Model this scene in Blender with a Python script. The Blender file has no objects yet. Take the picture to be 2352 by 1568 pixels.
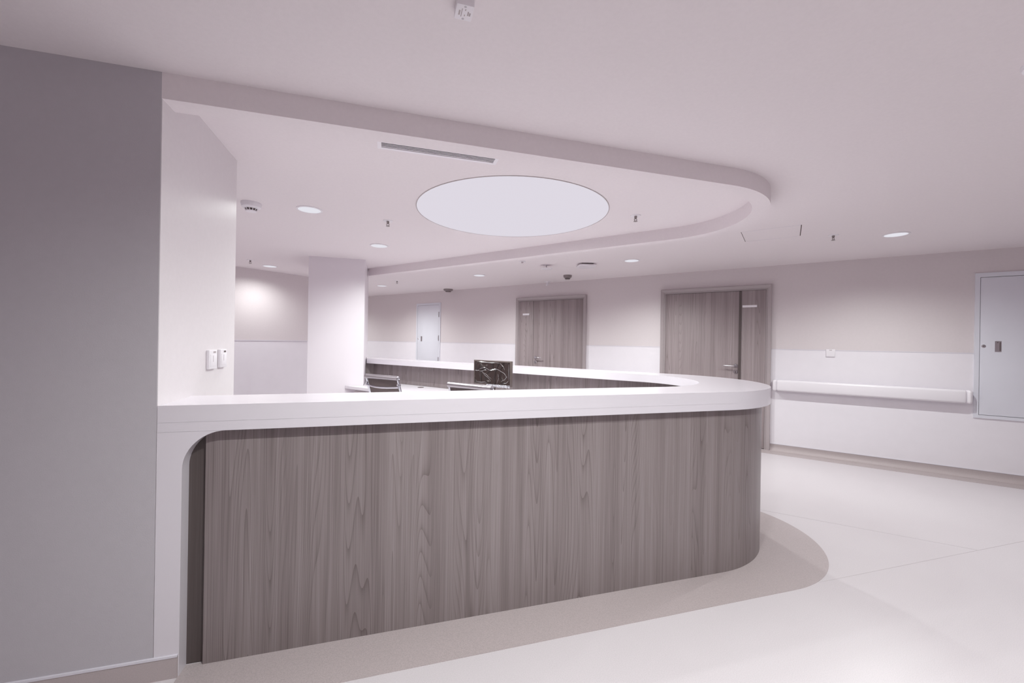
import bpy, bmesh, math, random
from mathutils import Vector, Matrix
random.seed(7)
PI = math.pi
scn = bpy.context.scene
COL = scn.collection

# ------------------------------------------------------------------ measured frame
H_EYE, HC, HS, HT = 1.35, 2.3805, 2.2775, 1.0757
AL = 0.8935
B = Vector((math.cos(AL), -math.sin(AL), 0)); N = Vector((math.sin(AL), math.cos(AL), 0))
D2 = 6.3546
ROT_B = -AL                      # z rotation of things on the back wall (local x = B, local -y = room)
YF = 1.9614                      # plane of the front wall and counter fascia
XJ = -0.857                      # jamb plane

# ------------------------------------------------------------------ camera
cam = bpy.data.cameras.new('camera'); cam.sensor_width = 36; cam.lens = 36*959.3555/2352
cam.clip_start = 0.02; cam.clip_end = 60
co = bpy.data.objects.new('camera', cam); COL.objects.link(co); scn.camera = co
ya, pi_, ro = 0.2913, -0.0003, -0.0159
fw = Vector((math.sin(ya), math.cos(ya), 0)); rt = Vector((math.cos(ya), -math.sin(ya), 0)); up = Vector((0, 0, 1))
fw2 = fw*math.cos(pi_)+up*math.sin(pi_); up2 = up*math.cos(pi_)-fw*math.sin(pi_)
r_ = rt*math.cos(ro)+up2*math.sin(-ro); u_ = up2*math.cos(ro)-rt*math.sin(-ro)
M = Matrix.Identity(4)
for i in range(3):
    M[i][0], M[i][1], M[i][2] = r_[i], u_[i], -fw2[i]
M[0][3], M[1][3], M[2][3] = 0, 0, H_EYE
co.matrix_world = M

# ------------------------------------------------------------------ world, exposure
w = bpy.data.worlds.new('world'); scn.world = w; w.use_nodes = True
w.node_tree.nodes['Background'].inputs[0].default_value = (0.8, 0.78, 0.85, 1)
w.node_tree.nodes['Background'].inputs[1].default_value = 0.3
scn.view_settings.view_transform = 'Standard'; scn.view_settings.look = 'None'
scn.view_settings.gamma = 1.0; scn.view_settings.exposure = 0.0
scn.view_settings.use_curve_mapping = False
scn.cycles.max_bounces = 10; scn.cycles.diffuse_bounces = 9; scn.cycles.glossy_bounces = 4
scn.cycles.use_adaptive_sampling = True; scn.cycles.adaptive_threshold = 0.02; scn.cycles.use_denoising = True
scn.cycles.sample_clamp_indirect = 6

LAMP_W = 28.0       # downlight power
PANEL_W = 140.0      # round luminous panel, all its LEDs
LCOL = (1.0, 1.045, 1.01)

# ------------------------------------------------------------------ materials
def mat(name, col, rough=0.5, metal=0.0, spec=0.5, coat=0.0):
    m = bpy.data.materials.new(name); m.use_nodes = True
    b = m.node_tree.nodes['Principled BSDF']
    b.inputs['Base Color'].default_value = (*col, 1); b.inputs['Roughness'].default_value = rough
    b.inputs['Metallic'].default_value = metal; b.inputs['Specular IOR Level'].default_value = spec
    b.inputs['Coat Weight'].default_value = coat
    return m
def nd(m, t, **k):
    n = m.node_tree.nodes.new(t)
    for a, v in k.items(): setattr(n, a, v)
    return n
def lk(m, a, b): m.node_tree.links.new(a, b)
def grain(m, col, scale, amt, bump=0.0, bscale=None):
    """fine speckle on the colour and a little relief"""
    b = m.node_tree.nodes['Principled BSDF']
    tc = nd(m, 'ShaderNodeTexCoord'); no = nd(m, 'ShaderNodeTexNoise')
    no.inputs['Scale'].default_value = scale; no.inputs['Detail'].default_value = 4
    lk(m, tc.outputs['Object'], no.inputs['Vector'])
    cr = nd(m, 'ShaderNodeValToRGB'); e = cr.color_ramp.elements
    e[0].position, e[1].position = .3, .7
    e[0].color = (*[c*(1-amt) for c in col], 1); e[1].color = (*[min(1, c*(1+amt)) for c in col], 1)
    lk(m, no.outputs['Fac'], cr.inputs[0]); lk(m, cr.outputs[0], b.inputs['Base Color'])
    if bump:
        n2 = nd(m, 'ShaderNodeTexNoise'); n2.inputs['Scale'].default_value = bscale or scale
        lk(m, tc.outputs['Object'], n2.inputs['Vector'])
        bp = nd(m, 'ShaderNodeBump'); bp.inputs['Strength'].default_value = bump; bp.inputs['Distance'].default_value = .002
        lk(m, n2.outputs['Fac'], bp.inputs['Height']); lk(m, bp.outputs[0], b.inputs['Normal'])
    return m
CEIL = grain(mat('ceiling_paint', (.80, .745, .765), .85), (.80, .745, .765), 60, .012, .12, 300)
PAINT = grain(mat('wall_paint', (.70, .645, .66), .45, spec=.35), (.70, .645, .66), 40, .012, .15, 260)
JAMBP_LIT = grain(mat('jamb_paint_lit', (.74, .70, .72), .38, spec=.5), (.74, .70, .72), 40, .012, .15, 260)
WHITE = grain(mat('white_vinyl_lining', (.82, .79, .835), .35, spec=.4), (.82, .79, .835), 8, .01)
COLP = mat('column_paint', (.80, .755, .80), .4, spec=.4)
SOLID = mat('white_solid_surface', (.70, .665, .715), .22, spec=.5)
SOLID2 = mat('white_laminate', (.78, .745, .79), .3)
METALW = grain(mat('white_powder_coat', (.72, .725, .79), .32, spec=.5), (.72, .725, .79), 5, .01)
PLAST = mat('white_plastic', (.82, .79, .83), .35)
PLASTG = mat('grey_plastic', (.42, .37, .38), .4)
DARK = mat('dark_gap', (.085, .062, .06), .9, spec=.1)
DARKP = mat('dark_plastic', (.105, .08, .076), .45)
BASEB = grain(mat('baseboard_vinyl', (.46, .40, .405), .5), (.46, .40, .405), 220, .05)
CAP = mat('baseboard_cap', (.70, .68, .74), .35)
STEEL = mat('satin_steel', (.52, .49, .52), .28, metal=1)
CHROME = mat('chrome', (.82, .84, .90), .10, metal=1)
FRAMEM = mat('door_frame_laminate', (.41, .36, .37), .32, spec=.5)
MESHF = grain(mat('chair_mesh_fabric', (.25, .205, .205), .65), (.25, .205, .205), 500, .3)

def emis(name, col, s):
    m = bpy.data.materials.new(name); m.use_nodes = True; nt = m.node_tree
    nt.nodes.clear(); e = nt.nodes.new('ShaderNodeEmission'); o = nt.nodes.new('ShaderNodeOutputMaterial')
    e.inputs[0].default_value = (*col, 1); e.inputs[1].default_value = s
    nt.links.new(e.outputs[0], o.inputs[0]); return m
DIFF = emis('lamp_diffuser', (.75, .74, .80), 1.05)
PANELM = emis('luminous_panel', (.73, .69, .765), 1.0)

def floor_mat(name, base, amt):
    m = mat(name, base, .32, spec=.35); b = m.node_tree.nodes['Principled BSDF']
    tc = nd(m, 'ShaderNodeTexCoord'); v = nd(m, 'ShaderNodeTexNoise'); v.inputs['Scale'].default_value = 260; v.inputs['Detail'].default_value = 3
    v2 = nd(m, 'ShaderNodeTexNoise'); v2.inputs['Scale'].default_value = 1.1; v2.inputs['Detail'].default_value = 4
    for x in (v, v2): lk(m, tc.outputs['Object'], x.inputs['Vector'])
    cr = nd(m, 'ShaderNodeValToRGB'); e = cr.color_ramp.elements; e[0].position, e[1].position = .36, .62
    e[0].color = (*[c*(1-amt) for c in base], 1); e[1].color = (*[c*(1+amt*.4) for c in base], 1)
    lk(m, v.outputs['Fac'], cr.inputs[0])
    mx = nd(m, 'ShaderNodeMix', data_type='RGBA', blend_type='MULTIPLY'); mx.inputs[0].default_value = .22
    cr2 = nd(m, 'ShaderNodeValToRGB'); cr2.color_ramp.elements[0].position = .35; cr2.color_ramp.elements[0].color = (.86, .84, .85, 1); cr2.color_ramp.elements[1].position = .6
    lk(m, v2.outputs['Fac'], cr2.inputs[0]); lk(m, cr.outputs[0], mx.inputs[6]); lk(m, cr2.outputs[0], mx.inputs[7])
    lk(m, mx.outputs[2], b.inputs['Base Color']); return m
FLOOR = floor_mat('floor_vinyl_pale', (.655, .615, .64), .07)
BAND = floor_mat('floor_vinyl_beige', (.47, .41, .415), .12)
SEAM = mat('weld_seam_grey', (.585, .545, .565), .4)

def wood_mat(name, lo, hi, rough=0.34):
    """grey-brown textured laminate: grain runs up v, figure repeats across u (metres)"""
    m = mat(name, hi, rough, spec=.4); b = m.node_tree.nodes['Principled BSDF']
    uv = nd(m, 'ShaderNodeUVMap'); uv.uv_map = 'UVMap'
    sep = nd(m, 'ShaderNodeSeparateXYZ'); lk(m, uv.outputs[0], sep.inputs[0])
    def math_(op, a, b_=None, c=None):
        n = nd(m, 'ShaderNodeMath', operation=op)
        for i, v in enumerate((a, b_, c)):
            if v is None: continue
            if isinstance(v, (int, float)): n.inputs[i].default_value = v
            else: lk(m, v, n.inputs[i])
        return n.outputs[0]
    U, V = sep.outputs[0], sep.outputs[1]
    def noise(su, sv, detail=2, dist=0, off=0):
        cb = nd(m, 'ShaderNodeCombineXYZ')
        lk(m, math_('MULTIPLY_ADD', U, su, off), cb.inputs[0]); lk(m, math_('MULTIPLY', V, sv), cb.inputs[1])
        cb.inputs[2].default_value = off
        n = nd(m, 'ShaderNodeTexNoise'); n.inputs['Scale'].default_value = 1; n.inputs['Detail'].default_value = detail
        n.inputs['Distortion'].default_value = dist
        lk(m, cb.outputs[0], n.inputs['Vector']); return n.outputs['Fac']
    # cathedral figure: contour lines of a stretched field
    f = noise(6.5, .34, 1.0, .12, 3.1)
    ph = math_('MULTIPLY', math_('ADD', f, math_('MULTIPLY', U, 1.15)), 34)
    fr = math_('FRACT', ph)
    line = math_('POWER', fr, 5.0)                        # soft ramp to a dark late-wood line
    mask = noise(7.5, .22, 1, 0, 9.7)
    mr = nd(m, 'ShaderNodeMapRange'); mr.inputs[1].default_value = .42; mr.inputs[2].default_value = .60
    lk(m, mask, mr.inputs[0])
    line = math_('MULTIPLY', line, math_('MULTIPLY_ADD', mr.outputs[0], .85, .15))
    fine = noise(330, 2.2, 2, 0, 1.3)                      # pores
    mid = noise(70, .5, 2, 0, 5.9)                         # straight streaks
    big = noise(14, .12, 2, 0, 2.2)                         # board to board tone
    t = math_('MULTIPLY_ADD', fine, .50, 0.10)
    t = math_('MULTIPLY_ADD', mid, .34, t)
    t = math_('MULTIPLY_ADD', big, .55, t)
    t = math_('MULTIPLY_ADD', line, -.26, t)
    cr = nd(m, 'ShaderNodeValToRGB'); e = cr.color_ramp.elements
    e[0].position, e[1].position = .45, 1.12 if False else 1.0
    e[0].color = (*lo, 1); e[1].color = (*hi, 1)
    lk(m, t, cr.inputs[0]); lk(m, cr.outputs[0], b.inputs['Base Color'])
    bp = nd(m, 'ShaderNodeBump'); bp.inputs['Strength'].default_value = .35; bp.inputs['Distance'].default_value = .0006
    lk(m, t, bp.inputs['Height']); lk(m, bp.outputs[0], b.inputs['Normal'])
    return m
WOOD = wood_mat('grey_oak_laminate', (.138, .108, .108), (.310, .266, .270))
WOODD = wood_mat('door_oak_laminate', (.19, .153, .155), (.40, .340, .350), .5)
WOODK = wood_mat('oak_laminate_darker', (.060, .045, .043), (.115, .092, .091))

# ------------------------------------------------------------------ mesh helpers
def link(name, me, m, parent=None):
    o = bpy.data.objects.new(name, me); COL.objects.link(o)
    if m: me.materials.append(m)
    if parent: o.parent = parent
    return o
def finish(name, bm, m, parent=None, smooth=False):
    bmesh.ops.recalc_face_normals(bm, faces=bm.faces)
    me = bpy.data.meshes.new(name); bm.to_mesh(me); bm.free()
    if smooth:
        me.shade_smooth(); me.set_sharp_from_angle(angle=math.radians(35))
    return link(name, me, m, parent)
def bx(bm, x0, x1, y0, y1, z0, z1, bev=0.0, seg=2):
    r = bmesh.ops.create_cube(bm, size=1); vs = r['verts']
    for v in vs:
        v.co = Vector((x0+(v.co.x+.5)*(x1-x0), y0+(v.co.y+.5)*(y1-y0), z0+(v.co.z+.5)*(z1-z0)))
    if bev:
        es = list({e for v in vs for e in v.link_edges})
        bmesh.ops.bevel(bm, geom=es, offset=bev, segments=seg, affect='EDGES', profile=.5)
def box(name, x0, x1, y0, y1, z0, z1, m, parent=None, bev=0.0, seg=2):
    bm = bmesh.new(); bx(bm, x0, x1, y0, y1, z0, z1, bev, seg)
    o = finish(name, bm, m, parent, smooth=bev > 0); return o
def add_uv(o, f):
    me = o.data; uvl = me.uv_layers.new(name='UVMap')
    for p in me.polygons:
        for li in p.loop_indices:
            co_ = me.vertices[me.loops[li].vertex_index].co
            uvl.data[li].uv = f(co_, p.normal)
def prism(name, pts, z0, z1, m, parent=None, axis='z', smooth=True):
    """extrude a closed outline; axis z: pts=(x,y); axis y: pts=(x,z) and z0,z1 are y"""
    bm = bmesh.new()
    mk = (lambda p, h: (p[0], p[1], h)) if axis == 'z' else (lambda p, h: (p[0], h, p[1]))
    a = [bm.verts.new(mk(p, z0)) for p in pts]; b = [bm.verts.new(mk(p, z1)) for p in pts]
    bm.faces.new(a); bm.faces.new(b[::-1]); n = len(pts)
    for i in range(n): bm.faces.new((a[i], b[i], b[(i+1) % n], a[(i+1) % n]))
    return finish(name, bm, m, parent, smooth)
def strip(name, outer, inner, z0, z1, m, parent=None, uvw=False):
    """closed band between two equal-length open paths, extruded in z"""
    bm = bmesh.new(); n = len(outer)
    rows = [[bm.verts.new((p[0], p[1], z)) for p in path] for path, z in ((outer, z0), (outer, z1), (inner, z1), (inner, z0))]
    for k in range(4):
        r0, r1 = rows[k], rows[(k+1) % 4]
        for i in range(n-1): bm.faces.new((r0[i], r0[i+1], r1[i+1], r1[i]))
    bm.faces.new([r[0] for r in rows]); bm.faces.new([r[-1] for r in rows][::-1])
    o = finish(name, bm, m, parent, True)
    if uvw:
        ln = [0]
        for i in range(1, n): ln.append(ln[-1]+math.dist(outer[i][:2], outer[i-1][:2]))
        key = {}
        for i in range(n):
            key[(round(outer[i][0], 4), round(outer[i][1], 4))] = ln[i]
            key[(round(inner[i][0], 4), round(inner[i][1], 4))] = ln[i]
        add_uv(o, lambda c, nn: (key.get((round(c.x, 4), round(c.y, 4)), 0), c.z))
    return o
def lathe(name, prof, m, parent=None, seg=32, loc=(0, 0, 0)):
    bm = bmesh.new(); rings = []
    for r, z in prof:
        if r < 1e-6: rings.append([bm.verts.new((loc[0], loc[1], loc[2]+z))])
        else: rings.append([bm.verts.new((loc[0]+r*math.cos(2*PI*i/seg), loc[1]+r*math.sin(2*PI*i/seg), loc[2]+z)) for i in range(seg)])
    for a, b in zip(rings, rings[1:]):
        for i in range(seg):
            j = (i+1) % seg
            if len(a) == 1 and len(b) == 1: break
            if len(a) == 1: bm.faces.new((a[0], b[i], b[j]))
            elif len(b) == 1: bm.faces.new((a[i], b[0], a[j]))
            else: bm.faces.new((a[i], b[i], b[j], a[j]))
    return finish(name, bm, m, parent, True)
def tube_bm(bm, pts, r, seg=10, caps=True):
    pts = [Vector(p) for p in pts]; rings = []
    up0 = Vector((0, 0, 1))
    for i, p in enumerate(pts):
        t = (pts[min(i+1, len(pts)-1)]-pts[max(i-1, 0)]).normalized()
        a = t.cross(up0)
        if a.length < .05: a = t.cross(Vector((0, 1, 0)))
        a.normalize(); b = t.cross(a).normalized()
        rr = r[i] if isinstance(r, (list, tuple)) else r
        rings.append([bm.verts.new(p+a*rr*math.cos(2*PI*k/seg)+b*rr*math.sin(2*PI*k/seg)) for k in range(seg)])
    for a, b in zip(rings, rings[1:]):
        for k in range(seg): bm.faces.new((a[k], a[(k+1) % seg], b[(k+1) % seg], b[k]))
    if caps: bm.faces.new(rings[0]); bm.faces.new(rings[-1][::-1])
def tube(name, pts, r, m, parent=None, seg=10):
    bm = bmesh.new(); tube_bm(bm, pts, r, seg); return finish(name, bm, m, parent, True)
def thing(name, label, cat, loc=(0, 0, 0), rz=0, group=None):
    o = bpy.data.objects.new(name, None); COL.objects.link(o); o.empty_display_size = .1
    o.location = loc; o.rotation_euler = (0, 0, rz); o['label'] = label; o['category'] = cat
    if group: o['group'] = group
    return o
def struct(o, label=None):
    o['kind'] = 'structure'
    if label: o['label'] = label
    return o
def on_wall(b, z=0.0, off=0.0): return tuple(B*b+N*(D2-off)+Vector((0, 0, z)))
def empty_struct(name, loc, rz, label):
    o = bpy.data.objects.new(name, None); COL.objects.link(o); o.location = loc; o.rotation_euler = (0, 0, rz)
    o.empty_display_size = .1; o['kind'] = 'structure'; o['label'] = label; return o
def footprint(yf, nb, r, x0, x1_end, seg=40):
    """leaf outline: straight along y=yf from x0, round nose of radius r, straight along N=nb back to x=x1_end"""
    X = (nb-N.y*yf)/N.x; t = r/math.tan(PI/2-AL/2)*0+r/math.tan((PI-(PI-AL))/2)
    cx, cy = X-t, yf+r
    pts = [(x0+(cx-x0)*i/24, yf) for i in range(24)]
    a0, a1 = -PI/2, math.atan2(N.y, N.x)
    for i in range(seg+1):
        a = a0+(a1-a0)*i/seg; pts.append((cx+r*math.cos(a), cy+r*math.sin(a)))
    p = pts[-1]; yend = (nb-N.x*x1_end)/N.y
    pts += [(p[0]+(x1_end-p[0])*i/24, p[1]+(yend-p[1])*i/24) for i in range(1, 25)]
    return pts

# ------------------------------------------------------------------ room shell
fl = struct(box('floor', -5, 11.5, -3, 15, -.12, 0, FLOOR), 'pale speckled sheet vinyl floor')
ceil = struct(box('ceiling', -5, 11.5, -3, 15, HC, HC+.15, CEIL), 'smooth matt ceiling painted pale pinkish white')

wb = box('wall_back', -13, 7.0, 0, .16, 0, HC+.02, PAINT); wb.location = B*0+N*D2; wb.rotation_euler.z = ROT_B
struct(wb, 'long back wall, painted above a white vinyl lining')
LPAINT_VIGN = grain(mat('left_wall_paint_vignetted', (.50, .475, .51), .5, spec=.3), (.50, .475, .51), 40, .012, .15, 260)  # wall paint turned darker and bluish: vignette dimming is put into this colour
wl = struct(box('wall_left', -3.6, XJ, YF, 2.812, 0, HC+.02, LPAINT_VIGN), 'thick wall end at the left where the counter starts')
# jamb facing: wall paint made glossier, light of the inner lamps put into its colour
jf = box('jamb_face', XJ-.001, XJ+.0015, YF+.003, 2.811, 0, HC, JAMBP_LIT, wl); jf['label'] = 'glossy painted jamb face with lamplight in its pale colour'
def wall_nb(name, n0, n1, b0, b1, m=PAINT, label=''):
    o = box(name, b0, b1, n0, n1, 0, HC+.02, m); o.rotation_euler.z = ROT_B; return struct(o, label)
wfl = wall_nb('wall_far_left', .2, 4.3, -6.95, -6.8, label='far left wall with a white dado')
wall_nb('wall_corridor', 4.15, 4.3, -13, -6.95, label='inner wall of the far corridor')
wall_nb('wall_corridor_end', 4.1, 6.5, -13.15, -13, label='end wall of the far corridor')
struct(box('wall_left_rear', -3.75, -3.6, 2.7, 6.2, 0, HC+.02, PAINT), 'left wall behind the counter')
struct(box('wall_left_front', -3.75, -3.6, -2.75, 2.0, 0, HC+.02, PAINT), 'left wall of the foreground lobby')
struct(box('wall_front', -3.75, 10.9, -2.75, -2.6, 0, HC+.02, PAINT), 'lobby wall behind the viewer')
colm = struct(box('wall_column', -.951, -.283, 5.75, 6.80, 0, HC+.02, COLP, bev=.004), 'square white column where the back counter ends')

# drop-down bulkhead rim hanging from the ceiling over the counter
op = footprint(YF, 3.938, .75, XJ, -.27); ip = footprint(2.065, 3.85, .66, XJ, -.27)
# resample inner to the same count (same construction, so equal length)
rim = struct(strip('ceiling_bulkhead', op, ip, HS, HC+.01, CEIL), 'curved drop-down bulkhead rim above the counter')

# linings, baseboards and trims on the back wall
def back_part(name, b0, b1, z0, z1, d, m, parent, bev=0.0, d0=0.0):
    return box(name, b0, b1, -d, -d0, z0, z1, m, parent, bev)
gaps = [(-13, -6.906), (-6.185, -4.267), (-2.88, -1.69), (-.297, 1.511), (2.44, 7.0)]
HW = 1.3018
for b0, b1 in gaps:
    o = back_part('wall_lining', b0, b1, .087, HW, .004, WHITE, wb); o['label'] = 'white vinyl wall lining sheet'
    o = back_part('lining_trim', b0, b1, HW-.004, HW+.004, .007, CAP, wb)
for b0, b1 in ((-6.906, -6.185), (1.511, 2.44)):
    back_part('wall_lining', b0, b1, .087, .631, .004, WHITE, wb)
def cove(name, x0, x1, m):
    """coved vinyl skirting: outline in (y,z), swept along local x"""
    prof = [(0, .087), (-.006, .087), (-.006, .055)]
    for i in range(7):
        a = PI+ (PI/2)*i/6
        prof.append((-.006-.045+.045*math.cos(a+PI), .055-.052+ .052*(1-math.sin(a-PI))) if False else (-.006-.045*(1-math.cos((PI/2)*i/6)), .003+.052*(1-math.sin((PI/2)*i/6))))
    prof += [(-.051, .0), (0, 0)]
    bm = bmesh.new()
    a = [bm.verts.new((x0, p[0], p[1])) for p in prof]; b = [bm.verts.new((x1, p[0], p[1])) for p in prof]
    n = len(prof); bm.faces.new(a); bm.faces.new(b[::-1])
    for i in range(n): bm.faces.new((a[i], b[i], b[(i+1) % n], a[(i+1) % n]))
    return finish(name, bm, m, None, True)
k = 0
for b0, b1 in [(-13, -4.267), (-2.88, -1.69), (-.297, 7.0)]:
    o = cove('baseboard_back', b0, b1, BASEB); o.location = N*D2; o.rotation_euler.z = ROT_B
    struct(o, 'beige coved vinyl baseboard of the back wall')
    c = box('baseboard_cap', b0, b1, -.009, 0, .085, .092, CAP, o); c['label'] = 'pale capping strip'
    k += 1
o = box('baseboard_left', -3.6, -.774, YF-.007, YF, 0, .085, BASEB); struct(o, 'beige baseboard of the left wall end')
c = box('baseboard_cap', -3.6, -.774, YF-.009, YF, .083, .091, CAP, o); c['label'] = 'pale capping strip'
# dado on the far left wall
o = box('wall_lining', -6.8, -6.796, .2, 4.3, .087, HW-.004, WHITE, wfl); o['label'] = 'white vinyl wall lining sheet'
o = box('lining_trim', -6.8, -6.788, .2, 4.3, HW-.004, HW+.004, CAP, wfl)
o = struct(box('baseboard_far_left', -6.8, -6.793, .2, 4.3, 0, .087, BASEB), 'baseboard of the far left wall'); o.rotation_euler.z = ROT_B

# floor inlays
bo = footprint(1.757, 4.03, .75, -.774, -.27); bi = footprint(2.02, 3.9, .70, -.774, -.27)
o = strip('floor_border', bo, bi, -.002, .0015, BAND, fl); o['label'] = 'beige vinyl border following the counter'
o = box('floor_border', -13, 7, -.225, -.03, -.002, .0015, BAND, fl); o.location = N*D2; o.rotation_euler.z = ROT_B
o['label'] = 'beige vinyl border along the back wall'
def seam(p0, p1):
    p0, p1 = Vector(p0), Vector(p1); d = p1-p0
    o = box('weld_seam', 0, d.length, -.0018, .0018, -.002, .0008, SEAM, fl); o.location = (p0.x, p0.y, 0); o.rotation_euler.z = math.atan2(d.y, d.x)
seam((2.39, 1.778), (9.5, 1.778)); seam((2.956, 2.698), (3.82, 1.778)); 
# ceiling access hatch beyond the bulkhead
hq = [Vector((3.085, 3.059)), Vector((3.412, 3.328)), Vector((3.686, 2.971)), Vector((3.364, 2.701))]
for i, wd in ((0, .0017), (1, .0006), (2, .003), (3, .0006)):
    p, q = hq[i], hq[(i+1) % 4]; d = q-p
    o = box('hatch_joint', 0, d.length, -wd, wd, HC-.0012, HC+.001, DARK if wd > .001 else CAP, ceil)
    o.location = (p.x, p.y, 0); o.rotation_euler.z = math.atan2(d.y, d.x)

# ------------------------------------------------------------------ doors
def lever(parent, x, z, side, y):
    """rose, spindle and lever; lever runs towards `side` (+1/-1 local x)"""
    h = tube('door_handle', [(x, y, z), (x, y-.045, z), (x+side*.012, y-.055, z), (x+side*.13, y-.055, z), (x+side*.142, y-.045, z)], .0085, STEEL, parent)
    h['label'] = 'satin steel lever handle'
    rs = lathe('rose', [(0, .009), (.024, .009), (.027, .004), (.027, 0), (0, 0)], STEEL, h, 24); rs.rotation_euler.x = PI/2; rs.location = (x, y, z)
    es = lathe('key_rose', [(0, .008), (.022, .008), (.026, .004), (.026, 0), (0, 0)], STEEL, h, 24); es.rotation_euler.x = PI/2; es.location = (x, y, z-.082)
    box('keyhole', x-.004, x+.004, y-.0095, y-.008, z-.098, z-.068, DARK, h)
def door(name, b0, b1, split, narrow_left, label):
    d = empty_struct(name, on_wall(0), ROT_B, label)
    zt = 2.1408; fwid = .062
    # splayed frame: wide outer face stepping down to a stop
    def prof_h(x_out, x_in, top):
        s = 1 if x_in > x_out else -1
        return [(x_out, 0), (x_out, -.040), (x_out+s*.006, -.048), (x_out+s*.042, -.030), (x_out+s*.042, -.024), (x_out+s*.050, -.024), (x_out+s*.050, -.016), (x_out+s*.064, -.016), (x_out+s*.064, 0)]
    for xo, xi in ((b0, b0+1), (b1, b1-1)):
        p = prof_h(xo, xi, zt); s = 1 if xi > xo else -1
        bm = bmesh.new()
        a = [bm.verts.new((q[0], q[1], 0.0)) for q in p]; t = [bm.verts.new((q[0], q[1], zt-abs(q[0]-xo))) for q in p]
        n = len(p); bm.faces.new(a); bm.faces.new(t[::-1])
        for i in range(n): bm.faces.new((a[i], t[i], t[(i+1) % n], a[(i+1) % n]))
        o = finish('door_jamb', bm, FRAMEM, d); add_uv(o, lambda c, nn: (c.x, c.z))
    p = prof_h(0, 1, zt); bm = bmesh.new()
    a = [bm.verts.new((b0+q[0], q[1], zt-q[0])) for q in p]; t = [bm.verts.new((b1-q[0], q[1], zt-q[0])) for q in p]
    n = len(p); bm.faces.new(a); bm.faces.new(t[::-1])
    for i in range(n): bm.faces.new((a[i], t[i], t[(i+1) % n], a[(i+1) % n]))
    o = finish('door_head', bm, FRAMEM, d)
    li, ri = b0+.066, b1-.066; zt2 = zt-.068
    box('door_gap', li-.003, ri+.003, -.003, 0, 0, zt2+.003, DARK, d)
    for x0, x1 in ((li, split-.0025), (split+.0025, ri)):
        lf = box('door_leaf', x0, x1, -.014, -.002, .008, zt2, WOODD, d, bev=.0012)
        add_uv(lf, lambda c, nn: (c.x*1.0+c.y, c.z)); lf['label'] = 'narrow fixed leaf' if x1-x0 < .4 else 'wide hinged leaf'
    return d
d1 = door('door_1', -4.267, -2.88, -3.902, True, 'grey oak double door with the narrow leaf on the left, nearer the column')
lever(d1, -3.85, 1.07, 1, -.014)
o = box('name_plate', -4.128, -3.992, -.020, -.014, 1.824, 1.856, PLAST, d1, bev=.001); o['label'] = 'small blank silver name plate'
d2 = door('door_2', -1.69, -.295, -.655, False, 'grey oak double door with the narrow leaf on the right, behind the counter nose')
lever(d2, -.70, 1.068, -1, -.014)
box('astragal', -.668, -.642, -.024, -.014, .01, 2.07, WOODK, d2); add_uv(bpy.data.objects['astragal'], lambda c, nn: (c.x+c.y, c.z))
o = box('name_plate', -.630, -.462, -.020, -.014, 1.851, 1.880, PLAST, d2, bev=.001); o['label'] = 'small blank silver name plate'

# ------------------------------------------------------------------ the reception counter
rc = thing('reception_counter', 'long curved reception counter in grey oak laminate with white solid surface top', 'counter', (XJ, YF, 0))
def loc_(o): o.location = (-XJ, -YF, 0); return o
to = footprint(YF, 3.985, .77, XJ+.002, -.27); ti = footprint(2.272, 3.72, .60, XJ+.002, -.27)
loc_(strip('countertop', to, ti, 1.008, HT, SOLID, rc))
fi = footprint(1.998, 3.94, .735, XJ+.002, -.27)
o = loc_(strip('fascia', to, fi, .970, 1.0085, SOLID, rc))
# end leg with rounded inner corner (same plane as the fascia)
R = .15; leg = [(XJ+.002, 0), (-.771, 0)]
leg += [(-.771+R-R*math.cos(a), .970-R+R*math.sin(a)) for a in [PI/2*i/14 for i in range(15)]]
leg += [(-.771+R, .9705), (XJ+.002, .9705)]
o = loc_(prism('end_leg', leg, YF, 2.052, SOLID, rc, axis='y'))
# body cladding
wo = footprint(2.006, 3.935, .725, -.706, -.27); wi = footprint(2.12, 3.84, .66, -.706, -.27)
o = loc_(strip('wood_cladding', wo, wi, .0, 1.009, WOOD, rc, uvw=True)); o['label'] = 'grey oak laminate cladding'
o = loc_(box('filler_strip', -.775, -.7075, 2.026, 2.10, 0, 1.009, WOODK, rc)); add_uv(o, lambda c, nn: (c.x+c.y, c.z)); o['label'] = 'wood filler strip, darker in tone, beside the white leg'  # strip set to a darker tone than the cladding
o = loc_(box('joint_bead', -.7078, -.7062, 2.008, 2.03, 0, 1.009, DARKP, rc))
o = loc_(box('return_panel', -.281, -.172, 6.33, 6.36, 0, 1.009, WOOD, rc)); add_uv(o, lambda c, nn: (c.x+c.y+.2, c.z)); o['label'] = 'wood return panel at the column'

# ------------------------------------------------------------------ desk behind the counter
ZD = .748
dk = thing('desk', 'white laminate staff desk running along the inside of the back counter', 'desk', (.3, 5.2, 0))
def nbp(n, b): v = N*n+B*b; return (v.x-.3, v.y-5.2)
pl = [(-.505-.3, 5.742-5.2), (-.278-.3, 5.742-5.2), (-.278-.3, 6.325-5.2), (-.168-.3, 6.325-5.2)]
pl += [nbp(3.835, -4.95), nbp(3.835, -1.2), nbp(3.21, -1.75)]
a0 = Vector((-.505, 5.742)); pl += [(a0.x-.3, a0.y-5.2)] if False else []
prism('worktop', pl, ZD-.034, ZD, SOLID2, dk, smooth=False)
def nbbox(name, n0, n1, b0, b1, z0, z1, m, par):
    o = box(name, b0, b1, n0, n1, z0, z1, m, par); o.rotation_euler.z = ROT_B; o.location = (-.3, -5.2, 0); return o
nbbox('side_panel', 3.30, 3.80, -1.80, -1.77, 0, ZD-.034, SOLID2, dk)
nbbox('modesty_panel', 3.795, 3.83, -4.3, -1.8, .25, ZD-.034, SOLID2, dk)
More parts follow.
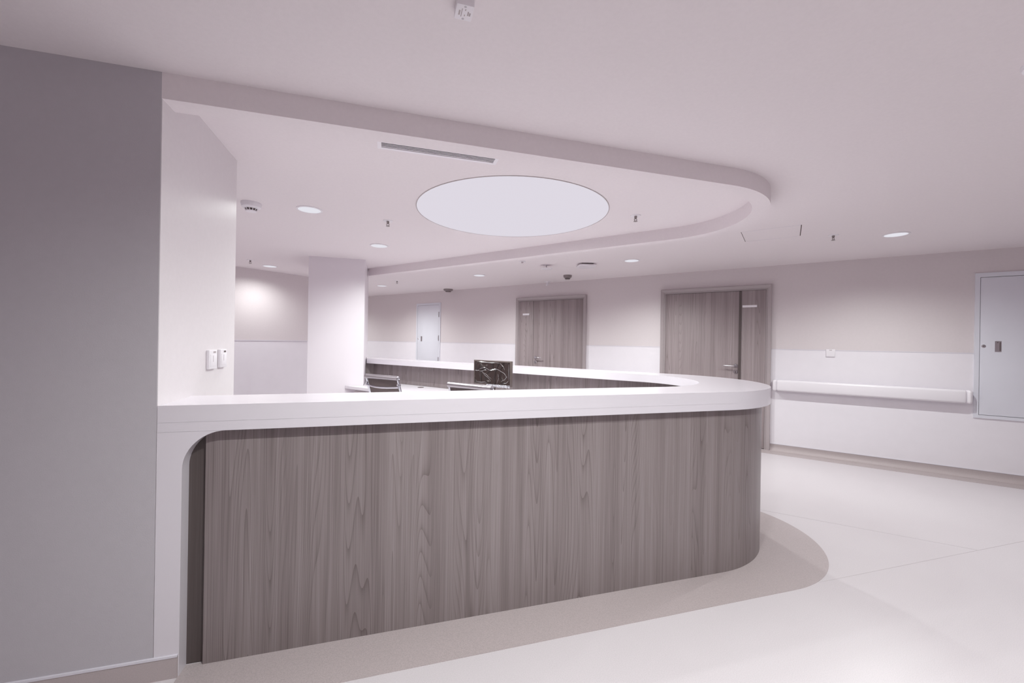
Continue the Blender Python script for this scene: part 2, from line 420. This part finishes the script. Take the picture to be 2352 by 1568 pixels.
nbbox('drawer_pedestal', 3.235, 3.75, -4.62, -4.25, .0, ZD-.034, SOLID2, dk)
nbbox('drawer_front', 3.225, 3.235, -4.615, -4.255, .38, ZD-.05, PLASTG, dk)
g = lathe('cable_grommet', [(0, .001), (.028, .001), (.030, .004), (.038, .004), (.039, 0), (0, 0)], DARKP, dk, 28); g.location = (.42-.3, 5.39-5.2, ZD)

# ------------------------------------------------------------------ task chairs
def make_chair(label, x, y, rz):
    """local: sitter faces +y; top roll of the backrest is over the origin-ish, y=0 is the roll line"""
    t = thing('office_chair', label, 'chair', (x, y, 0), rz, 'office chairs behind the counter')
    zt, hw = .975, .225
    lean = math.tan(math.radians(17))
    def back_y(z): return (zt-z)*lean if z > .52 else (zt-.52)*lean+(.52-z)*.4
    roll = tube('headroll', [(-hw-.012, 0, zt), (-hw-.006, 0, zt), (hw+.006, 0, zt), (hw+.012, 0, zt)], [.014, .023, .023, .014], STEEL, t, 16); roll['label'] = 'polished silver top roll'
    for s in (-1, 1):
        c = lathe('roll_cap', [(0, .004), (.012, .004), (.018, 0), (0, 0)], CHROME, roll, 16); c.rotation_euler = (0, s*PI/2, 0); c.location = (s*(hw+.012), 0, zt)
    # mesh panel, slightly dished
    bm = bmesh.new(); nx, nz = 10, 14; g_ = []
    for j in range(nz+1):
        z = zt-.012-(zt-.012-.53)*j/nz; row = []
        for i in range(nx+1):
            u = -1+2*i/nx; row.append(bm.verts.new((u*(hw-.012), back_y(z)-.020*(1-u*u)*math.sin(PI*j/nz)-0.0, z)))
        g_.append(row)
    for j in range(nz):
        for i in range(nx): bm.faces.new((g_[j][i], g_[j][i+1], g_[j+1][i+1], g_[j+1][i]))
    r = bmesh.ops.solidify(bm, geom=list(bm.faces), thickness=.006)
    finish('backrest', bm, MESHF, t, True)
    for s in (-1, 1):
        pts = [(s*hw, back_y(z), z) for z in (zt-.005, .90, .80, .70, .60, .53)]
        yb = back_y(.53); pts += [(s*hw, yb+.02, .485), (s*hw, yb+.07, .462), (s*hw, yb+.25, .455), (s*hw, yb+.44, .462)]
        bm = bmesh.new(); tube_bm(bm, pts, .0125, 8); finish('side_rail', bm, CHROME, t, True)
        yb2 = back_y(.66)
        ar = tube('armrest', [(s*(hw+.012), back_y(.70), .70), (s*(hw+.035), yb2+.05, .685), (s*(hw+.04), yb2+.12, .68), (s*(hw+.04), yb2+.27, .675), (s*(hw+.035), yb2+.31, .65), (s*(hw+.02), yb2+.30, .55), (s*(hw+.008), yb2+.27, .462)], .011, CHROME, t, 8)
    # bowed brace behind the mesh
    zb = .888
    pts = [(-hw-.005+2*(hw+.005)*i/10, back_y(zb)-.014-.032*math.sin(PI*i/10), zb-.012*math.sin(PI*i/10)) for i in range(11)]
    br = tube('back_brace', pts, .011, CHROME, t, 8); br['label'] = 'bowed chrome brace'
    for s in (-1, 1): tube('brace_knob', [(s*(hw+.0), back_y(zb+.02)-.02, zb+.022), (s*(hw+.0), back_y(zb+.02)+.014, zb+.022)], .012, CHROME, br, 10)
    yb = back_y(.53)
    bm = bmesh.new(); bx(bm, -hw+.012, hw-.012, yb+.03, yb+.47, .452, .468, .007); finish('seat', bm, MESHF, t, True)
    tube('seat_brace', [(-hw, yb+.24, .45), (-hw*.5, yb+.24, .425), (hw*.5, yb+.24, .425), (hw, yb+.24, .45)], .012, CHROME, t, 8)
    lathe('gas_lift', [(0, .42), (.045, .42), (.045, .395), (.025, .39), (.025, .10), (.04, .095), (.04, .06), (0, .06)], CHROME, t, 18, (0, yb+.24, 0))
    for i in range(5):
        a = 2*PI*i/5+.3; dx, dy = math.cos(a), math.sin(a)
        lg = tube('base_leg', [(dx*.03, yb+.24+dy*.03, .085), (dx*.17, yb+.24+dy*.17, .082), (dx*.29, yb+.24+dy*.29, .066)], [.02, .015, .011], CHROME, t, 8)
        for q in (-.013, .013):
            px, py = dx*.29-dy*q, yb+.24+dy*.29+dx*q
            wv = lathe('caster', [(0, .008), (.018, .008), (.026, .004), (.026, -.004), (.018, -.008), (0, -.008)], DARKP, lg, 14)
            wv.rotation_euler = (PI/2, 0, a); wv.location = (px, py, .026)
    return t
# local +y must point to N
RZC = math.atan2(N.y, N.x)-PI/2
make_chair('silver framed mesh office chair nearer the white column, brace of its back in view', -.045, 4.33, RZC+.05)
make_chair('silver framed mesh office chair in front of the monitor, only its top roll showing', .655, 3.375, RZC)

# ------------------------------------------------------------------ monitor
def film_mat():
    m = mat('film_wrapped_black_screen', (.040, .027, .026), .4, spec=.15); b = m.node_tree.nodes['Principled BSDF']
    tc = nd(m, 'ShaderNodeTexCoord'); n1 = nd(m, 'ShaderNodeTexNoise'); n1.inputs['Scale'].default_value = 5; n1.inputs['Detail'].default_value = 2; n1.inputs['Distortion'].default_value = 1.5
    lk(m, tc.outputs['Object'], n1.inputs['Vector'])
    wv = nd(m, 'ShaderNodeTexWave'); wv.inputs['Scale'].default_value = 3.2; wv.inputs['Distortion'].default_value = 14; wv.inputs['Detail'].default_value = 2; wv.inputs['Detail Scale'].default_value = 1.3
    lk(m, tc.outputs['Object'], wv.inputs['Vector'])
    mt = nd(m, 'ShaderNodeMath', operation='POWER'); mt.inputs[1].default_value = 7; lk(m, wv.outputs['Fac'], mt.inputs[0])
    bp = nd(m, 'ShaderNodeBump'); bp.inputs['Strength'].default_value = 1; bp.inputs['Distance'].default_value = .02
    lk(m, mt.outputs[0], bp.inputs['Height']); lk(m, bp.outputs[0], b.inputs['Normal'])
    b.inputs['Coat Weight'].default_value = .12; b.inputs['Coat Roughness'].default_value = .08
    lk(m, bp.outputs[0], b.inputs['Coat Normal'])
    return m
mc = (Vector((.894, 4.393, 0))+Vector((1.2, 4.013, 0)))/2
mon = thing('monitor', 'black flat monitor still wrapped in creased clear film on the staff desk', 'monitor', (mc.x, mc.y, ZD+.001), ROT_B)
hwm = .243
box('casing', -hwm, hwm, 0, .03, .141, .399, DARKP, mon, bev=.003)
box('screen', -hwm+.014, hwm-.014, -.0015, .002, .158, .386, film_mat(), mon)
box('stand_neck', -.016, .016, .031, .049, .008, .25, DARKP, mon, bev=.003)
lathe('stand_base', [(0, .010), (.085, .009), (.095, .004), (.095, 0), (0, 0)], DARKP, mon, 32, (0, .04, 0))
# crumpled clear film hanging at the lower edge
def film(par):
    bm = bmesh.new(); n = 44; rows = []
    for j in range(4):
        rows.append([bm.verts.new((-.06+(.055+hwm)*i/n, -.006+random.uniform(-.010, .004), .155-j*.009+random.uniform(-.004, .004))) for i in range(n+1)])
    for a, b in zip(rows, rows[1:]):
        for i in range(n): bm.faces.new((a[i], a[i+1], b[i+1], b[i]))
    m = mat('clear_film', (.62, .62, .68), .12, spec=.8)
    m.node_tree.nodes['Principled BSDF'].inputs['Transmission Weight'].default_value = .55
    o = finish('protective_film', bm, m, par); o['label'] = 'crumpled clear plastic edge'
    # long creases standing off the screen
    bm = bmesh.new()
    for pts in ([(-.15, .285), (-.09, .262), (-.05, .238), (.0, .205)], [(-.16, .275), (-.12, .29), (-.06, .30)], [(-.02, .30), (.04, .315), (.11, .30), (.17, .265), (.20, .225)],
                [(-.17, .30), (-.10, .325), (-.03, .30), (.06, .302)], [(.10, .375), (.14, .35), (.165, .31)], [(.12, .185), (.17, .215), (.2, .25)], [(.07, .16), (.09, .22), (.08, .27)], [(-.13, .27), (-.07, .235), (-.01, .19)],
                [(-.23, .285), (-.19, .29), (-.15, .285)], [(.14, .165), (.19, .18), (.215, .20)], [(-.22, .165), (-.12, .17), (-.06, .168)], [(-.2, .378), (0, .378), (.12, .374)], [(.215, .37), (.218, .28), (.22, .2)]):
        P = []
        for a, b in zip(pts, pts[1:]):
            for q in range(4): P.append((a[0]+(b[0]-a[0])*q/4, -.003, a[1]+(b[1]-a[1])*q/4))
        P.append((pts[-1][0], -.003, pts[-1][1]))
        P = [(p[0], p[1], p[2]+.003*math.sin(i*1.3)) for i, p in enumerate(P)]
        tube_bm(bm, P, [.0006+.0022*math.sin(PI*i/(len(P)-1)) for i in range(len(P))], 5)
    c = finish('film_creases', bm, mat('film_crease', (.20, .18, .19), .14, spec=.9), par, True); c['label'] = 'shiny creases in the clear film'
film(mon)
def cable(name, label, pts, r=.0028, m=DARKP):
    o = tube(name, pts, r, m, None, 6); o['label'] = label; o['category'] = 'cable'; return o
def dpt(bn, nn, z): v = B*bn+N*nn; return (v.x, v.y, z)
bc = mc.dot(B); nc = mc.dot(N)
cable('cable', 'thin black monitor cable drooping behind the stand', [dpt(bc+.13, nc+.036, ZD+.15), dpt(bc+.12, nc+.10, ZD+.08), dpt(bc+.06, nc+.16, ZD+.01), dpt(bc-.1, nc+.19, ZD+.004), dpt(bc-.3, nc+.22, ZD+.004)])
cable('cable', 'thin black power cable running to the white plug under the monitor', [dpt(bc+.06, nc+.2, ZD+.02), dpt(bc+.12, nc+.14, ZD+.065), dpt(bc+.18, nc+.10, ZD+.075), dpt(bc+.205, nc+.06, ZD+.05)])
bm = bmesh.new(); bmesh.ops.create_icosphere(bm, subdivisions=3, radius=.034)
for v in bm.verts: v.co *= 1+random.uniform(-.28, .2); v.co.x *= 1.25; v.co.z = max(v.co.z*.9, -.03)
o = finish('plastic_wrap', bm, PLAST); o.location = dpt(bc+.20, nc+.07, ZD+.032); o['label'] = 'crumpled white plastic wrapping under the right corner of the monitor'; o['category'] = 'wrapping'

# ------------------------------------------------------------------ wall things
def utility_door(b0, b1, label, hinge_right):
    t = thing('utility_cupboard', label, 'cupboard', on_wall(b0, .631), ROT_B)
    W, Hh = b1-b0, 1.507; f = .036
    for nm, x0, x1, z0, z1 in (('frame_side', 0, f, 0, Hh), ('frame_side', W-f, W, 0, Hh), ('frame_top', f, W-f, Hh-f-.008, Hh), ('frame_bottom', f, W-f, 0, f-.004)):
        box(nm, x0, x1, -.016, 0, z0, z1, METALW, t)
    box('shadow_gap', f, W-f, -.004, 0, f-.004, Hh-f-.008, DARK, t)
    box('door', f+.004, W-f-.004, -.014, -.003, f, Hh-f-.012, METALW, t, bev=.001)
    dr = t.children[-1]
    lx = f+.030 if True else 0
    lc = lathe('lock', [(0, .004), (.012, .004), (.017, 0), (0, 0)], STEEL, dr, 24); lc.rotation_euler.x = PI/2; lc.location = (lx, -.014, .746)
    box('lock_slot', lx-.003, lx+.003, -.0195, -.018, .743, .749, DARK, dr)
    pu = box('pull_plate', .145, .19, -.0165, -.014, .69, .80, STEEL, dr); pu['label'] = 'recessed steel pull'
    box('pull_slot', .178, .184, -.018, -.0163, .70, .79, DARKP, dr); box('pull_latch', .160, .168, -.018, -.0163, .782, .79, DARKP, dr)
    if hinge_right:
        for z in (1.89, 1.396, .94):
            h = tube('hinge', [(W-f-.004, -.019, z-.631-.055), (W-f-.004, -.019, z-.631+.055)], .009, STEEL, dr, 8)
    return t
utility_door(-6.906, -6.185, 'white metal utility cupboard on the back wall nearest the column, above the back counter', True)
utility_door(1.511, 2.44, 'large white metal utility cupboard cut by the right edge of the view', False)
def rail(b0, b1, label):
    t = thing('handrail', label, 'handrail', on_wall(b0, .846), ROT_B, 'wall handrails'); L = b1-b0
    bm = bmesh.new(); bx(bm, .045, L-.045, -.100, -.028, -.069, .069, .022, 3)
    finish('rail_cover', bm, PLAST, t, True)
    for x0, x1, s in ((0, .048, -1), (L-.048, L, 1)):
        pts = [(0, 0), (.048, 0)]
        bm = bmesh.new(); bx(bm, x0, x1, -.101, 0, -.070, .070, .024, 3); e = finish('end_cap', bm, PLAST, t, True)
        e['label'] = 'rounded end cap'
    for i in range(max(2, int(L/.8))):
        x = .15+(L-.3)*i/(max(2, int(L/.8))-1); box('bracket', x-.03, x+.03, -.03, 0, -.035, .035, PLASTG, t)
rail(-.272, 1.492, 'white handrail below the wall switch, between the right oak door and the large cupboard')
rail(-2.80, -1.76, 'short white handrail between the two oak double doors')
rail(-6.10, -4.36, 'white handrail on the lining between the small cupboard and the left oak door')
rail(-10.2, -7.0, 'white handrail on the lining beside the column, farthest along the back wall')

t = thing('wall_switch', 'small white square switch plate on the dado edge above the right handrail', 'switch', on_wall(.314, 1.27), ROT_B)
box('plate', -.044, .044, -.016, -.004, -.046, .046, PLAST, t, bev=.003); box('rocker', -.036, .036, -.0175, -.0155, -.036, .022, PLAST, t)
box('printed_mark', -.012, .014, -.0165, -.0158, .031, .038, PLASTG, t)
for y0, y1, lb in ((2.416, 2.516, 'white switch plate on the jamb, the one nearer the front edge'), (2.562, 2.652, 'white switch plate on the jamb, the one nearer the rear, with dark lettering')):
    t = thing('wall_switch', lb, 'switch', (XJ+.0015, (y0+y1)/2, 1.2345), 0); hwid = (y1-y0)/2
    box('plate', 0, .014, -hwid, hwid, -.048, .048, PLAST, t, bev=.002)
    box('rocker', .012, .0155, -hwid*.78, hwid*.78, -.036, .026, PLAST, t, bev=.001)
    near = lb.endswith('edge')
    box('printed_mark', .0138, .0146, 0.0, .030, .032, .041, PLASTG if near else DARKP, t)
    box('card_slot', .0154, .0160, -.006, -.003, -.012, .020, PLASTG, t)

# ------------------------------------------------------------------ ceiling things
def glow(name, kind, parent, power, cone=None, blend=.6, size=.01, loc=(0, 0, 0)):
    l = bpy.data.lights.new(name, kind); l.energy = power; l.color = LCOL
    if kind == 'SPOT': l.spot_size = math.radians(cone); l.spot_blend = blend
    l.shadow_soft_size = size
    o = bpy.data.objects.new(name, l); COL.objects.link(o); o.parent = parent; o.location = loc; return o
def downlight(x, y, label, r=.086, power=None, cone=156, blend=.95):
    t = thing('downlight', label, 'ceiling light', (x, y, HC), 0, 'round recessed downlights')
    lathe('trim_ring', [(r+.012, 0), (r+.012, -.004), (r-.002, -.006), (r-.002, 0)], PLAST, t, 36)
    lathe('diffuser', [(0, -.005), (r-.002, -.004), (r-.002, 0), (0, 0)], DIFF, t, 36)
    glow('lamp', 'SPOT', t, power or LAMP_W*PI, cone, blend, .0, (0, 0, -.012))
LP = {-1.633: .4, -.096: .85, -.609: .8, -.107: 1.2, 1.379: 1.2, 2.906: 1.3, 4.43: 1.1}
for a in ((-.609, 3.678, 'round downlight inside the bulkhead rim beside the smoke detector'),
          (-.096, 4.833, 'round downlight inside the bulkhead rim in front of the white column'),
          (-1.633, 6.789, 'round downlight beside the far left wall, left of the column'),
          (-.107, 8.427, 'round downlight just right of the column top, farthest along the corridor'),
          (1.379, 6.444, 'round downlight in the corridor ceiling above the small white cupboard'),
          (2.906, 4.559, 'round downlight in the corridor ceiling between the two oak doors'),
          (4.43, 2.646, 'round downlight in the corridor ceiling above the right handrail')):
    downlight(*a, power=LAMP_W*PI*LP.get(a[0], 1))
# lamps of the same kind overhead and beyond the frame
for x, y, p, lb in ((5.95, .73, .18, 'round downlight over the lobby floor in front of the large cupboard, right of the view'),
                    (.2, .70, 1.6, 'round downlight above the viewer, nearest the left end of the counter'),
                    (1.75, .45, 1.25, 'round downlight above the viewer, facing the middle of the counter front'),
                    (3.0, -.5, .3, 'round downlight behind the viewer on the right side of the lobby'),
                    (-.2, -1.6, .35, 'round downlight behind the viewer on the left side of the lobby'),
                    (-1.6, 10.3, 1, 'round downlight far down the corridor behind the white column'),
                    (-2.4, 4.6, .6, 'round downlight hidden behind the thick left wall end')):
    downlight(x, y, lb, power=LAMP_W*PI*p)

t = thing('luminous_panel', 'huge round luminous panel in the ceiling inside the bulkhead rim', 'ceiling light', (.952, 3.2135, HC))
RP = .7533
lathe('trim_ring', [(RP+.004, 0), (RP+.004, -.003), (RP-.002, -.003), (RP-.002, 0)], PLASTG, t, 96)
lathe('diffuser', [(0, -.002), (RP-.002, -.002), (RP-.002, 0), (0, 0)], PANELM, t, 96)
leds = [(0, 0)]+[(.3*math.cos(i*PI/3), .3*math.sin(i*PI/3)) for i in range(6)]+[(.62*math.cos(i*PI/6+.2), .62*math.sin(i*PI/6+.2)) for i in range(12)]
for x, y in leds: glow('led', 'SPOT', t, PANEL_W*PI/len(leds)/2.0, 172, 1.0, .0, (x, y, -.01))

BRASS = mat('aged_sprinkler_metal', (.30, .26, .26), .35, metal=.6)
def sprinkler(x, y, label, disc=False):
    t = thing('sprinkler_head', label, 'sprinkler', (x, y, HC), 0, 'ceiling sprinklers')
    lathe('rosette', [(0, -.005), (.028, -.005), (.040, -.003), (.041, 0), (0, 0)], PLAST, t, 28)
    b = lathe('nozzle', [(0, -.005), (.011, -.005), (.011, -.018), (.008, -.022), (.008, -.028), (0, -.028)], BRASS, t, 14)
    for s in (-1, 1): tube('yoke_arm', [(s*.007, 0, -.022), (s*.013, 0, -.032), (s*.004, 0, -.046)], .0028, BRASS, t, 6)
    lathe('deflector', [(0, -.045), (.015, -.045), (.016, -.048), (0, -.050)], BRASS, t, 14)
sprinkler(-.006, 3.794, 'small sprinkler head left of the luminous panel')
sprinkler(1.909, 2.948, 'small sprinkler head right of the luminous panel, near the bulkhead nose')
sprinkler(-1.762, 6.355, 'small sprinkler head by the far left downlight')
sprinkler(3.948, 2.857, 'small sprinkler head beside the right ceiling hatch')
sprinkler(.158, 7.626, 'tiny sprinkler head near the column end of the corridor ceiling')
t = thing('sprinkler_disc', 'white disc hanging on a short stem from the corridor ceiling', 'ceiling fitting', (2.04, 5.251, HC))  # taken as a sprinkler head with a round guard disc
lathe('rosette', [(0, -.004), (.035, -.004), (.038, 0), (0, 0)], PLAST, t, 24); tube('stem', [(0, 0, -.003), (0, 0, -.035)], .007, STEEL, t, 8)
lathe('disc', [(0, -.034), (.04, -.035), (.082, -.044), (.082, -.049), (.04, -.056), (0, -.057)], PLAST, t, 36)
def detector(x, y, label, r=.07, h=.066, m=PLAST, slots=12, cat='smoke detector'):
    t = thing('smoke_detector', label, cat, (x, y, HC))
    lathe('base', [(0, 0), (r, 0), (r, -.012*h/.055), (r*.97, -.016*h/.055), (0, -.016*h/.055)], m, t, 36)
    lathe('housing', [(0, -.016*h/.055), (r*.96, -.016*h/.055), (r*.93, -.028*h/.055), (r*.70, -.036*h/.055), (r*.62, -.037*h/.055), (0, -.037*h/.055)], m, t, 36)
    lathe('chamber', [(0, -.036*h/.055), (r*.55, -.036*h/.055), (r*.50, -.050*h/.055), (0, -.050*h/.055)], DARKP, t, 24)
    bm = bmesh.new()
    for i in range(slots):
        a = 2*PI*i/slots; tube_bm(bm, [(r*.66*math.cos(a), r*.66*math.sin(a), -.034*h/.055), (r*.50*math.cos(a), r*.50*math.sin(a), -.052*h/.055)], .0028, 5)
    finish('cage', bm, m, t)
    lathe('cap', [(0, -.050*h/.055), (r*.54, -.050*h/.055), (r*.50, -h), (0, -h*1.04)], m, t, 30)
detector(-1.013, 3.653, 'white smoke detector on the ceiling close to the jamb')
SILV = mat('silver_plastic', (.30, .26, .265), .3, metal=.4)
detector(1.17, 8.43, 'dark flat detector on the corridor ceiling above the small cupboard', r=.095, h=.06, m=SILV, cat='detector')
detector(2.65, 5.915, 'dark ribbed detector on the corridor ceiling above the left oak door', r=.066, h=.065, m=SILV, cat='detector')
detector(2.243, .885, 'white detector cut by the upper right edge of the view', r=.062, h=.03)
t = thing('ceiling_fitting', 'tiny round fitting on the corridor ceiling next to the bulkhead rim', 'ceiling fitting', (1.653, 5.11, HC))
lathe('base', [(0, 0), (.042, 0), (.040, -.008), (0, -.008)], PLAST, t, 24); lathe('knob', [(0, -.008), (.015, -.008), (.012, -.022), (0, -.024)], PLASTG, t, 14)
t = thing('ceiling_bracket', 'small white spotlight bracket where the ceiling meets the wall above the left oak door', 'ceiling fitting', (2.61, 6.66, HC))
lathe('base', [(0, 0), (.058, 0), (.055, -.010), (0, -.010)], PLAST, t, 24); tube('spout', [(0, 0, -.01), (.0, -.004, -.045), (-.02, -.01, -.065)], [.026, .02, .016], PLAST, t, 12)

t = thing('wireless_access_point', 'rounded square white wireless access point on the corridor ceiling', 'access point', (2.50, 4.99, HC), math.radians(-12))
bm = bmesh.new()
def rrect(s, r, n=6):
    P = []
    for cx, cy, a0 in ((s-r, s-r, 0), (-s+r, s-r, PI/2), (-s+r, -s+r, PI), (s-r, -s+r, 3*PI/2)):
        for i in range(n+1): P.append((cx+r*math.cos(a0+PI/2*i/n), cy+r*math.sin(a0+PI/2*i/n)))
    return P
rings = []
for s, z in ((.100, -.014), (.112, -.018), (.116, -.030), (.108, -.040), (.08, -.043)):
    rings.append([bm.verts.new((p[0], p[1], z)) for p in rrect(s, s*.42)])
for a, b in zip(rings, rings[1:]):
    for i in range(len(a)): bm.faces.new((a[i], a[(i+1) % len(a)], b[(i+1) % len(a)], b[i]))
bm.faces.new(rings[0]); bm.faces.new(rings[-1][::-1]); finish('housing', bm, PLAST, t, True)
box('mount_plate', -.075, .075, -.075, .075, -.015, 0, DARKP, t); box('cable_port', .07, .098, .03, .07, -.026, -.006, DARKP, t)

t = thing('junction_box', 'small white square box screwed to the ceiling at the top of the view', 'junction box', (.2117, 1.272, HC), math.radians(0))
box('body', -.0265, .0265, -.031, .031, -.028, 0, PLAST, t, bev=.002)
for sy in (-.024, .024):
    s = lathe('screw', [(0, -.0005), (.0035, -.0005), (.004, 0), (0, 0)], STEEL, t, 12); s.location = (0.0, sy, -.028)
for x0, x1, y0, y1, m_ in ((-.009, -.0065, -.016, .016, PLASTG), (-.017, -.012, -.008, .011, BASEB), (.010, .014, -.008, .008, PLASTG), (.015, .020, -.004, .008, PLASTG), (.001, .004, -.016, -.010, BASEB), (.001, .004, .006, .012, BASEB)):
    box('printed_mark', x0, x1, y0, y1, -.0285, -.0278, m_, t)

t = thing('air_vent', 'long slotted white air vent along the inside of the bulkhead rim', 'vent', (.264, 2.365, HC))
W = .327; VM = mat('vent_white', (.84, .81, .85), .4)
for nm, x0, x1, y0, y1 in (('frame_side', -W, -W+.02, -.125, 0), ('frame_side', W-.02, W, -.125, 0), ('frame_rail', -W+.02, W-.02, -.022, 0), ('frame_rail', -W+.02, W-.02, -.125, -.103)):
    box(nm, x0, x1, y0, y1, -.005, 0, VM, t)
box('duct_throat', -W+.02, W-.02, -.103, -.022, -.0005, 0, DARK, t)
for i in range(5):
    y = -.033-i*.0155; o = box('slat', -W+.02, W-.02, y-.0035, y+.0025, -.0045, -.0032, VM, t)
